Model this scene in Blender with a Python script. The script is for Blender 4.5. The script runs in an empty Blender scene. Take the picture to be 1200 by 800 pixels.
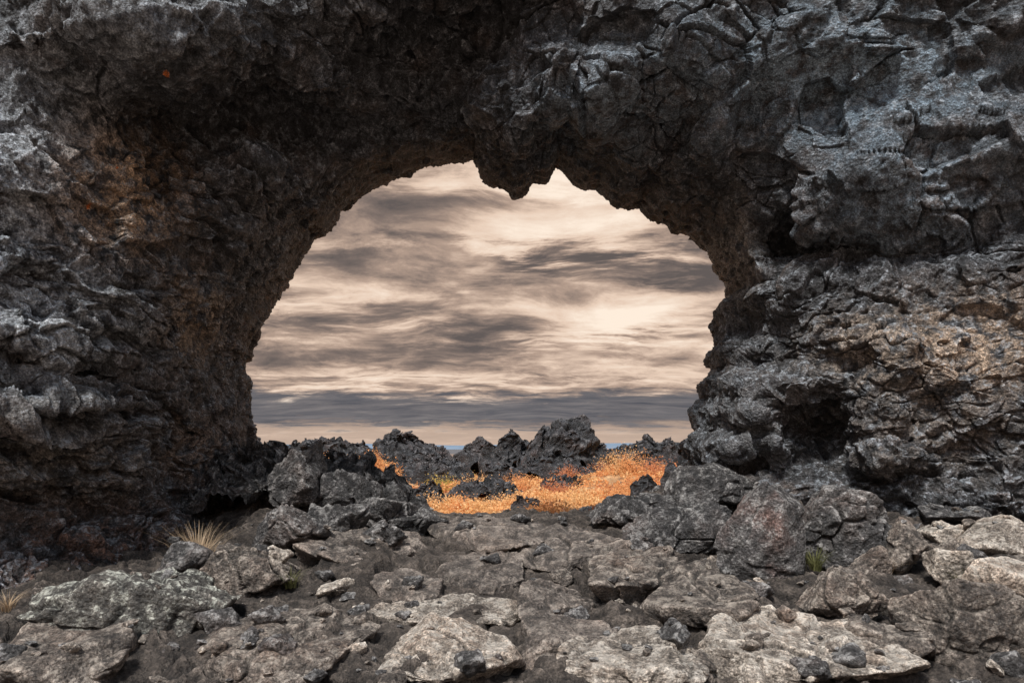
import bpy, bmesh, math, random
import numpy as np
from mathutils import Vector
random.seed(7); rng = np.random.default_rng(7)
scene = bpy.context.scene
col = scene.collection
H = 1.6; F = 800.0; CX = 600.0; HY = 525.0

# ------------------------------------------------------------------ noise
_perm = {}
def perm(seed):
    if seed not in _perm:
        r = np.random.default_rng(1000 + seed)
        p = r.permutation(256).astype(np.int32)
        g = r.normal(size=(256, 3)); g /= np.linalg.norm(g, axis=1)[:, None]
        q = r.random((256, 7)).astype(np.float32)
        _perm[seed] = (np.concatenate([p, p, p]), g.astype(np.float32), q)
    return _perm[seed]
def pn(P, seed=0):
    p, g, _ = perm(seed)
    P = np.asarray(P, dtype=np.float32)
    i0 = np.floor(P).astype(np.int32); f = P - i0; i0 &= 255
    u = f*f*f*(f*(f*6-15)+10)
    out = np.zeros(len(P), np.float32)
    for dx in (0, 1):
        wx = u[:, 0] if dx else 1-u[:, 0]
        a = p[(i0[:, 0]+dx) & 255]
        for dy in (0, 1):
            wy = wx*(u[:, 1] if dy else 1-u[:, 1])
            b = p[a+((i0[:, 1]+dy) & 255)]
            for dz in (0, 1):
                w = wy*(u[:, 2] if dz else 1-u[:, 2])
                G = g[p[b+((i0[:, 2]+dz) & 255)]]
                out += w*(G[:, 0]*(f[:, 0]-dx)+G[:, 1]*(f[:, 1]-dy)+G[:, 2]*(f[:, 2]-dz))
    return out*1.5
def fbm(P, o=4, seed=0, gain=0.5):
    a = 1.0; s = 0; P = np.asarray(P, np.float32)
    for k in range(o):
        s = s + a*pn(P*(2.03**k)+k*7.3, seed+k); a *= gain
    return s
def billow(P, o=4, seed=0, gain=0.5):
    a = 1.0; s = 0; P = np.asarray(P, np.float32)
    for k in range(o):
        s = s + a*(np.abs(pn(P*(2.07**k)+k*3.1, seed+k))*2-0.5); a *= gain
    return s
def ridged(P, o=4, seed=0, gain=0.5):
    return -billow(P, o, seed, gain)
def vor(P, seed=0):
    p, _, q = perm(seed)
    P = np.asarray(P, np.float32)
    i0 = np.floor(P).astype(np.int32); f = P-i0
    n = len(P); F1 = np.full(n, 9, np.float32); F2 = np.full(n, 9, np.float32); C = np.zeros(n, np.float32)
    for dx in (-1, 0, 1):
        a = p[(i0[:, 0]+dx) & 255]
        for dy in (-1, 0, 1):
            b = p[a+((i0[:, 1]+dy) & 255)]
            for dz in (-1, 0, 1):
                h = q[p[b+((i0[:, 2]+dz) & 255)]]
                d = (h[:, 0]+dx-f[:, 0])**2+(h[:, 1]+dy-f[:, 1])**2+(h[:, 2]+dz-f[:, 2])**2
                m = d < F1
                F2 = np.where(m, F1, np.minimum(F2, d)); F1 = np.where(m, d, F1); C = np.where(m, h[:, 3], C)
    return np.sqrt(F1), np.sqrt(F2), C
def facet(P, seed=0, g=0.7, b=0.6, mode='min'):
    """continuous fractured relief: lower (or upper) envelope of randomly tilted facets"""
    p, _, q = perm(seed)
    P = np.asarray(P, np.float32)
    i0 = np.floor(P).astype(np.int32); f = P-i0
    sg = 1.0 if mode == 'min' else -1.0
    out = np.full(len(P), 99.0, np.float32)
    for dx in (-1, 0, 1):
        a = p[(i0[:, 0]+dx) & 255]
        for dy in (-1, 0, 1):
            bb = p[a+((i0[:, 1]+dy) & 255)]
            for dz in (-1, 0, 1):
                h = q[p[bb+((i0[:, 2]+dz) & 255)]]
                ox = f[:, 0]-dx-h[:, 0]; oy = f[:, 1]-dy-h[:, 1]; oz = f[:, 2]-dz-h[:, 2]
                v = 0.6*h[:, 3]+2*g*((h[:, 4]-.5)*ox+(h[:, 5]-.5)*oy+(h[:, 6]-.5)*oz)+b*(ox*ox+oy*oy+oz*oz)
                out = np.minimum(out, v)
    return sg*(out-0.22)
def sstep(a, b, x):
    t = np.clip((x-a)/(b-a), 0, 1); return t*t*(3-2*t)
def w3(P, f, s, a):
    return a*np.stack([fbm(P*f, 2, s), fbm(P*f+5.3, 2, s+1), fbm(P*f+11.7, 2, s+2)], 1)

# ------------------------------------------------------------------ mesh helpers
def mesh_np(name, V, Fc, mat, parent=None, smooth=True, loc=None):
    me = bpy.data.meshes.new(name)
    V = np.asarray(V, np.float32); Fc = np.asarray(Fc, np.int32); k = Fc.shape[1]
    me.vertices.add(len(V)); me.vertices.foreach_set('co', V.ravel())
    me.loops.add(Fc.size); me.loops.foreach_set('vertex_index', Fc.ravel())
    me.polygons.add(len(Fc)); me.polygons.foreach_set('loop_start', np.arange(len(Fc), dtype=np.int32)*k)
    me.polygons.foreach_set('use_smooth', np.full(len(Fc), smooth))
    me.update(calc_edges=True)
    if isinstance(mat, (list, tuple)):
        for m in mat: me.materials.append(m)
    elif mat: me.materials.append(mat)
    o = bpy.data.objects.new(name, me); col.objects.link(o)
    if parent is not None: o.parent = parent
    if loc is not None: o.location = loc
    return o
def empty(name, loc):
    o = bpy.data.objects.new(name, None); col.objects.link(o); o.location = loc; o.empty_display_size = 0.2
    return o
def tag(o, label=None, cat=None, group=None, kind=None):
    if label: o['label'] = label
    if cat: o['category'] = cat
    if group: o['group'] = group
    if kind: o['kind'] = kind
    return o
_ico = {}
def ico(n):
    if n not in _ico:
        bm = bmesh.new(); bmesh.ops.create_icosphere(bm, subdivisions=n, radius=1)
        V = np.array([v.co[:] for v in bm.verts], np.float32)
        Fc = np.array([[v.index for v in f.verts] for f in bm.faces], np.int32); bm.free()
        _ico[n] = (V/np.linalg.norm(V, axis=1)[:, None], Fc)
    return _ico[n]
def grid_faces(ni, nj):
    a = np.arange(ni*nj).reshape(ni, nj)
    return np.stack([a[:-1, :-1], a[1:, :-1], a[1:, 1:], a[:-1, 1:]], -1).reshape(-1, 4)

# ------------------------------------------------------------------ materials
def newmat(name):
    m = bpy.data.materials.new(name); m.use_nodes = True
    nt = m.node_tree; nt.nodes.clear(); return m, nt
def nd(nt, typ, **kw):
    n = nt.nodes.new(typ)
    for k, v in kw.items():
        if k.startswith('i_'):
            key = k[2:]; key = int(key) if key.isdigit() else key
            tgt = n.inputs[key]
            if isinstance(v, bpy.types.NodeSocket): nt.links.new(v, tgt)
            else: tgt.default_value = v
        else: setattr(n, k, v)
    return n
def noise(nt, vec, scale, detail=6, rough=0.6, dist=0.0):
    n = nd(nt, 'ShaderNodeTexNoise', i_Vector=vec, i_Scale=scale, i_Detail=detail, i_Roughness=rough, i_Distortion=dist)
    return n.outputs['Fac']
def ramp(nt, fac, stops):
    n = nd(nt, 'ShaderNodeValToRGB', i_Fac=fac); e = n.color_ramp.elements
    while len(e) > 1: e.remove(e[-1])
    for k, (p, c) in enumerate(stops):
        if k == 0: e[0].position = p; x = e[0]
        else: x = e.new(p)
        x.color = (c, c, c, 1) if isinstance(c, (int, float)) else (*c, 1)
    return n.outputs['Color']
def mix(nt, fac, a, b, mode='MIX'):
    n = nd(nt, 'ShaderNodeMix', data_type='RGBA', blend_type=mode)
    for sock, v in ((n.inputs[0], fac), (n.inputs[6], a), (n.inputs[7], b)):
        if isinstance(v, bpy.types.NodeSocket): nt.links.new(v, sock)
        elif isinstance(v, tuple): sock.default_value = (*v, 1)
        else: sock.default_value = v
    return n.outputs[2]
def math_(nt, op, a, b=0.0, c=None, clamp=False):
    n = nd(nt, 'ShaderNodeMath', operation=op, use_clamp=clamp)
    for k, v in enumerate((a, b) if c is None else (a, b, c)):
        if isinstance(v, bpy.types.NodeSocket): nt.links.new(v, n.inputs[k])
        else: n.inputs[k].default_value = v
    return n.outputs[0]

def rock_mat(name, dark, mid, light, lichen=0.5, lich_col=(0.34, 0.33, 0.30), rust=0.3, rust_col=(0.16, 0.075, 0.04), rlo=0.52, tint=False, scale=1.0, bump=1.0, bd=0.08):
    m, nt = newmat(name)
    geo = nd(nt, 'ShaderNodeNewGeometry'); pos = geo.outputs['Position']
    big = noise(nt, pos, 1.3*scale, 3, 0.65)
    med = noise(nt, pos, 7.0*scale, 5, 0.72)
    fine = noise(nt, pos, 55.0*scale, 2, 0.7)
    c = ramp(nt, med, [(0.32, dark), (0.5, mid), (0.68, light)])
    c = mix(nt, 1.0, c, ramp(nt, big, [(0.3, 0.5), (0.7, 1.4)]), 'MULTIPLY')
    finer = ramp(nt, fine, [(0.3, 0.3), (0.5, 0.95), (0.72, 2.05)])
    c = mix(nt, 1.0, c, finer, 'MULTIPLY')
    rm = ramp(nt, big, [(rlo, 0.0), (rlo+.14, 1.0)])
    c = mix(nt, math_(nt, 'MULTIPLY', rm, rust), c, mix(nt, 1.0, rust_col, finer, 'MULTIPLY'))
    if tint:
        at = nd(nt, 'ShaderNodeAttribute', attribute_name='tint')
        tn = ramp(nt, noise(nt, pos, 5.0, 5, 0.75), [(0.41, 0.0), (0.56, 1.0)])
        c = mix(nt, math_(nt, 'MULTIPLY', at.outputs['Alpha'], tn, clamp=True), c, mix(nt, 1.0, at.outputs['Color'], finer, 'MULTIPLY'))
    ls = noise(nt, pos, 20.0*scale, 4, 0.8)
    sx = nd(nt, 'ShaderNodeSeparateXYZ', i_0=geo.outputs['Normal'])
    lsum = math_(nt, 'ADD', math_(nt, 'MULTIPLY', med, 0.5), math_(nt, 'MULTIPLY', ls, 0.5))
    lsum = math_(nt, 'ADD', lsum, math_(nt, 'MULTIPLY', sx.outputs[2], 0.05))
    lm = ramp(nt, lsum, [(0.55, 0.0), (0.59, 1.0)])
    lc = mix(nt, ls, tuple(x*0.55 for x in lich_col), tuple(min(1, x*1.4) for x in lich_col))
    c = mix(nt, math_(nt, 'MULTIPLY', lm, lichen), c, lc)
    pt = ramp(nt, geo.outputs['Pointiness'], [(0.41, 0.18), (0.49, 0.88), (0.56, 2.0)])  # weathering by pointiness, also painting crevice shade and bright ridges into the colour
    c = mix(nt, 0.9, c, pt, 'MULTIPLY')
    vo = nd(nt, 'ShaderNodeTexVoronoi', i_Vector=pos, i_Scale=30.0*scale)
    hb = math_(nt, 'ADD', noise(nt, pos, 18.0*scale, 5, 0.75), math_(nt, 'MULTIPLY', vo.outputs['Distance'], -0.4))
    bp = nd(nt, 'ShaderNodeBump', i_Strength=1.0*bump, i_Distance=bd/min(1, scale), i_Height=hb)
    b = nd(nt, 'ShaderNodeBsdfPrincipled', i_Roughness=0.66, i_Normal=bp.outputs[0])
    b.inputs['Specular IOR Level'].default_value = 0.6
    nt.links.new(c, b.inputs['Base Color'])
    nd(nt, 'ShaderNodeOutputMaterial', i_Surface=b.outputs[0]); return m

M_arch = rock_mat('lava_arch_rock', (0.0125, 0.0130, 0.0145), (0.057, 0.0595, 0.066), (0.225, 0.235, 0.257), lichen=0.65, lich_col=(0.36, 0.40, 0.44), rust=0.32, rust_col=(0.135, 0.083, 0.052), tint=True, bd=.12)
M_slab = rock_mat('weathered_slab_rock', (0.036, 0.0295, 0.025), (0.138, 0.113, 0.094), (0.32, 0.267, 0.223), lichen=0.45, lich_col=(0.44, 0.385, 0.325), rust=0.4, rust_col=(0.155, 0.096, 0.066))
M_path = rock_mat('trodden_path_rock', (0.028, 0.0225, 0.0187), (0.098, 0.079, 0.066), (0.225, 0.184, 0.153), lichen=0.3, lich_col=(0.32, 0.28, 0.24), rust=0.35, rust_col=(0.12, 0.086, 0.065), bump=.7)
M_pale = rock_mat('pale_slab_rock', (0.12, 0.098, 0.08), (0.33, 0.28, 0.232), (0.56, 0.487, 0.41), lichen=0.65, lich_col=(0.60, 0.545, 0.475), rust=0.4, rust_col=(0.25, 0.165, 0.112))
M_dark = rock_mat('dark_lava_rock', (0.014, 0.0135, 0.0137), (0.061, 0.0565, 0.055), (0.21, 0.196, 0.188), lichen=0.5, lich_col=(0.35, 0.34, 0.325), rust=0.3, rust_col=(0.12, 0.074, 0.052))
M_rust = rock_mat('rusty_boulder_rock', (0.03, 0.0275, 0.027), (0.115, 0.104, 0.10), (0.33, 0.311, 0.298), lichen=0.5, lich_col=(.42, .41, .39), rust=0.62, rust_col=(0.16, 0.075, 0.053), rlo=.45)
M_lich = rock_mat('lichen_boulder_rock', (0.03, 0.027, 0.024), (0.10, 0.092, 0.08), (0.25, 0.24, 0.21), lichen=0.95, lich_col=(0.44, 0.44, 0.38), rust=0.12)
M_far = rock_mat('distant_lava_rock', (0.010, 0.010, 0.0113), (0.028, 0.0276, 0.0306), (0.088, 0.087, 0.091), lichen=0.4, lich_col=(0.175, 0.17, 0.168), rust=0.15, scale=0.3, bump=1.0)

def leaf_mat(name, c1, c2):
    m, nt = newmat(name)
    geo = nd(nt, 'ShaderNodeNewGeometry')
    f = ramp(nt, noise(nt, geo.outputs['Position'], 1.6, 3, 0.7), [(0.3, c1), (0.7, c2)])
    r = ramp(nt, geo.outputs['Random Per Island'], [(0.0, 0.85), (1.0, 1.12)])
    c = mix(nt, 1.0, f, r, 'MULTIPLY')
    d = nd(nt, 'ShaderNodeBsdfDiffuse', i_Color=c); t = nd(nt, 'ShaderNodeBsdfTranslucent', i_Color=c)
    s = nd(nt, 'ShaderNodeMixShader', i_Fac=0.45, i_1=d.outputs[0], i_2=t.outputs[0])
    nd(nt, 'ShaderNodeOutputMaterial', i_Surface=s.outputs[0]); return m
L_orange = leaf_mat('orange_leaves', (0.80, 0.37, 0.145), (0.92, 0.52, 0.24))
L_gold = leaf_mat('golden_leaves', (0.87, 0.51, 0.21), (0.95, 0.67, 0.37))
L_rust = leaf_mat('rust_leaves', (0.54, 0.21, 0.11), (0.78, 0.36, 0.18))
L_olive = leaf_mat('olive_leaves', (0.54, 0.42, 0.11), (0.70, 0.54, 0.18))
L_stem = leaf_mat('twig_bark', (0.10, 0.065, 0.045), (0.17, 0.11, 0.08))
G_dry = leaf_mat('dry_grass', (0.46, 0.33, 0.21), (0.64, 0.50, 0.35))
G_green = leaf_mat('green_grass', (0.16, 0.17, 0.07), (0.30, 0.28, 0.13))
G_grey = leaf_mat('grey_green_leaf', (0.16, 0.18, 0.14), (0.28, 0.30, 0.24))

# ground
m, nt = newmat('lava_soil'); M_ground = m
geo = nd(nt, 'ShaderNodeNewGeometry'); pos = geo.outputs['Position']
sp = nd(nt, 'ShaderNodeSeparateXYZ', i_0=pos)
n1 = noise(nt, pos, 4.0, 5, 0.7); n2 = noise(nt, pos, 45.0, 3, 0.7); n3 = noise(nt, pos, 0.30, 5, 0.7)
near = ramp(nt, n1, [(0.3, (0.019, 0.0155, 0.0132)), (0.5, (0.068, 0.055, 0.046)), (0.7, (0.20, 0.164, 0.136))])
at = nd(nt, 'ShaderNodeAttribute', attribute_name='trail')
worn = ramp(nt, n1, [(0.3, (0.047, 0.037, 0.031)), (0.5, (0.095, 0.077, 0.064)), (0.7, (0.17, 0.139, 0.116))])
near = mix(nt, math_(nt, 'MULTIPLY', at.outputs['Fac'], 0.9), near, worn)
near = mix(nt, 1.0, near, ramp(nt, n2, [(0.3, 0.4), (0.7, 1.7)]), 'MULTIPLY')
near = mix(nt, 0.85, near, ramp(nt, geo.outputs['Pointiness'], [(0.41, 0.2), (0.49, 0.9), (0.56, 1.9)]), 'MULTIPLY')  # pointiness tone: shade in hollows and lit edges painted into the soil colour
far = ramp(nt, n3, [(0.40, (0.06, 0.05, 0.045)), (0.47, (0.50, 0.27, 0.12)), (0.6, (0.78, 0.47, 0.23)), (0.75, (0.40, 0.25, 0.13))])
far = mix(nt, 1.0, far, ramp(nt, noise(nt, pos, 3.5, 4, 0.7), [(0.3, 0.5), (0.7, 1.35)]), 'MULTIPLY')
vf = ramp(nt, math_(nt, 'DIVIDE', sp.outputs[1], 900.0), [(0.10, 0.0), (0.6, 1.0)])
far = mix(nt, vf, far, (0.10, 0.10, 0.105))
mk = ramp(nt, math_(nt, 'DIVIDE', sp.outputs[1], 40.0), [(0.33, 0.0), (0.45, 1.0)])
c = mix(nt, mk, near, far)
bp = nd(nt, 'ShaderNodeBump', i_Strength=1.0, i_Distance=0.07, i_Height=math_(nt, 'ADD', noise(nt, pos, 18.0, 5, 0.75), n2))
b = nd(nt, 'ShaderNodeBsdfPrincipled', i_Roughness=0.75, i_Normal=bp.outputs[0]); nt.links.new(c, b.inputs['Base Color'])
b.inputs['Specular IOR Level'].default_value = 0.45
nd(nt, 'ShaderNodeOutputMaterial', i_Surface=b.outputs[0])
m, nt = newmat('blue_hill'); M_hill = m
geo = nd(nt, 'ShaderNodeNewGeometry')
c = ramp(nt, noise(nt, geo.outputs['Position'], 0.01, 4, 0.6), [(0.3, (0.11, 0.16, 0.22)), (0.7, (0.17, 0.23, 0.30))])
b = nd(nt, 'ShaderNodeBsdfPrincipled', i_Roughness=1.0); nt.links.new(c, b.inputs['Base Color'])
nd(nt, 'ShaderNodeOutputMaterial', i_Surface=b.outputs[0])

# ------------------------------------------------------------------ ground
_ys = np.array([0, 3, 4.65, 6, 7.5, 8.6, 9.5, 10.5, 12, 15, 20, 30, 60, 150, 600, 6000.0])
_zs = np.array([-.35, -.2, 0, .2, .42, .55, .62, .56, .30, -.15, -.55, -.95, -1.4, -1.7, -2.5, -6.0])
def gbase(x, y):
    x = np.asarray(x, float); y = np.asarray(y, float)
    z = np.interp(y, _ys, _zs)
    side = sstep(13.0, 10.5, y)
    z = z+0.26*sstep(1.6, 5.0, x)*side*sstep(4.5, 7.5, y)
    z = z+1.2*np.exp(-((x-7.5)/4.5)**2-((y-43)/7)**2)+1.9*np.exp(-((x+11)/5.5)**2-((y-48)/7)**2)
    z = z+0.50*np.exp(-((x+2.7)/.9)**2-((y-9.8)/1.1)**2)+0.32*np.exp(-((x-2.4)/1.2)**2-((y-9.4)/0.9)**2)
    return z
def hit(px, py, y0=3.2):
    Y = np.arange(y0, 120, 0.02); x = (px-CX)/F*Y; z = H+(HY-py)/F*Y
    k = np.argmax(z <= gbase(x, Y)); return float(x[k]), float(Y[k]), float(z[k])
na, nr = 860, 640
A = np.linspace(-1.15, 1.15, na)
Yr = np.concatenate([np.linspace(2.4, 12, 500, endpoint=False), np.geomspace(12, 5500, nr-500)])
YY, AA = np.meshgrid(Yr, A, indexing='ij'); XX = AA*YY
gx, gy = XX.ravel(), YY.ravel(); gz = gbase(gx, gy)
P = np.stack([gx, gy, np.zeros_like(gx)], 1)
nearw = sstep(16, 11, gy); midw = sstep(12, 25, gy)*sstep(400, 120, gy)
P3 = P + w3(P, 1.7, 3, 0.14)*np.array([1, 1, 0])
F1, F2, C = vor(P3*np.array([1.7, 2.3, 1]), 29)
trail = np.clip(1.3*np.exp(-((gx+0.35+0.1*(gy-7)+.25*np.sin(gy*1.3))/0.85)**2)*sstep(4.7, 5.8, gy)*sstep(14, 11, gy), 0, 1)          # the trodden line up to the sill
rel = 1-0.5*trail
gz = gz + nearw*(0.0+0.07*fbm(P*0.9, 4, 11)+rel*(0.20*facet(P3*1.4, 21)+0.12*facet(P3*3.4, 22)+0.06*facet(P3*7, 25)+0.03*ridged(P*6, 3, 23))+.13*(C-.5)-.05*(1-sstep(0, .07, F2-F1))+0.027*facet(P*14, 24))
gz = gz + midw*(0.30*fbm(P*0.13, 5, 31)+0.14*billow(P*0.8, 3, 33))
GZ = gz.reshape(nr, na)
def gtrue(x, y):
    i = int(np.clip(np.searchsorted(Yr, y), 1, nr-1)); a = (x/y+1.15)/2.3*(na-1); j = int(np.clip(a, 0, na-2))
    return float(GZ[i, j])
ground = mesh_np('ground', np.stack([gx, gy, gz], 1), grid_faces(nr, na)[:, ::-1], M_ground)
ta = ground.data.attributes.new('trail', 'FLOAT', 'POINT'); ta.data.foreach_set('value', trail.astype(np.float32))
tag(ground, 'rubble strewn dark lava ground running out to an orange moor', 'ground', kind='structure')

# ------------------------------------------------------------------ rocks
def rock_shape(seed, dims, sub=5, nplanes=16, rough=1.0, flat=False, planes=None):
    V, Fc = ico(sub); r = np.random.default_rng(seed)
    n = r.normal(size=(nplanes, 3)); n /= np.linalg.norm(n, axis=1)[:, None]
    dd = r.uniform(0.55, 0.95, nplanes)
    if flat:
        n[:, 2] *= 0.5
        n = np.concatenate([n, [[0.05, -0.05, 1.0]]]); dd = np.r_[dd, 0.42]; n /= np.linalg.norm(n, axis=1)[:, None]
    if planes is not None:
        pl = np.array(planes, float); n = pl[:, :3]/np.linalg.norm(pl[:, :3], axis=1)[:, None]; dd = pl[:, 3]
    c = V@n.T
    q = np.clip(c/dd[None, :], 0.0, None)
    rad = 1.0/((q**28).sum(1)+1e-6)**(1/28)
    rad = np.minimum(rad, 1.35)
    Pq = V*rad[:, None]
    mn, mx = Pq.min(0), Pq.max(0); Pq = (Pq-(mn+mx)/2)/((mx-mn)/2)
    dims = np.asarray(dims, float); Pq = Pq*dims[None, :]/2
    nn = V/dims[None, :]; nn /= np.linalg.norm(nn, axis=1)[:, None]
    S = float(np.cbrt(dims.prod())); o = r.uniform(-50, 50, 3)
    Q = Pq/S+o
    Qw = Q+w3(Q, 1.5, 107, .18)
    F1, F2, C = vor(Qw*1.5, 109)
    hh = rough*S*(0.08*fbm(Q*1.3, 4, 101)+0.17*facet(Qw*1.6, 103)+0.08*(C-.5)-.05*(1-sstep(0, .07, F2-F1))+0.07*facet(Qw*4.0, 104)+0.02*ridged(Q*5, 3, 108))
    fine = 0.024*facet((Pq+o)*10, 105)+0.013*facet((Pq+o)*21, 106)
    return Pq+nn*(hh+fine*min(rough, 1))[:, None], Fc
def place(bbox, kind, label, mat, cat='rock', t=0.18, seed=1, name=None, rz=0.0, tilt=(0, 0), sub=5, depth=None, rough=1.0, group=None, npl=16, dz=0.0, planes=None):
    x0, y0, x1, y1 = bbox; cx = (x0+x1)/2
    X, Yn, Z = hit(cx, y1)
    if kind == 'b':
        dep = (depth or 0.8)*(x1-x0)/F*Yn; Yc = Yn+dep/2
        w = (x1-x0)/F*Yc; xc = (cx-CX)/F*Yc; gz = float(gbase(xc, Yc))
        zt = H+(HY-y0)/F*Yc; sink = 0.12*(zt-gz)+0.08
        hgt = zt-gz+sink; zc = gz-sink+hgt/2; rx = tilt[0]
    else:
        _, Yf, _ = hit(cx, max(y0+t*60, y0+4)); dep = max(0.25, Yf-Yn); Yc = Yn+dep/2
        w = (x1-x0)/F*Yc; xc = (cx-CX)/F*Yc; gz = np.mean([gtrue(xc+a*w/3, Yc+b*dep/3) for a in (-1, 0, 1) for b in (-1, 0, 1)]); hgt = t*2.2; zc = gz+dz
        rx = math.atan2(float(gbase(xc, Yc+dep/2)-gbase(xc, Yc-dep/2)), dep)+tilt[0]
    V, Fc = rock_shape(seed, (w*1.08, dep*1.1, hgt), sub, npl, rough*(0.7 if kind == 's' else 0.95), kind == 's', planes)
    o = mesh_np(name or ('rock_slab' if kind == 's' else 'boulder'), V, Fc, mat, loc=(xc, Yc, zc))
    o.rotation_euler = (rx, tilt[1], rz)
    tag(o, label, cat, group); return o

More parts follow.
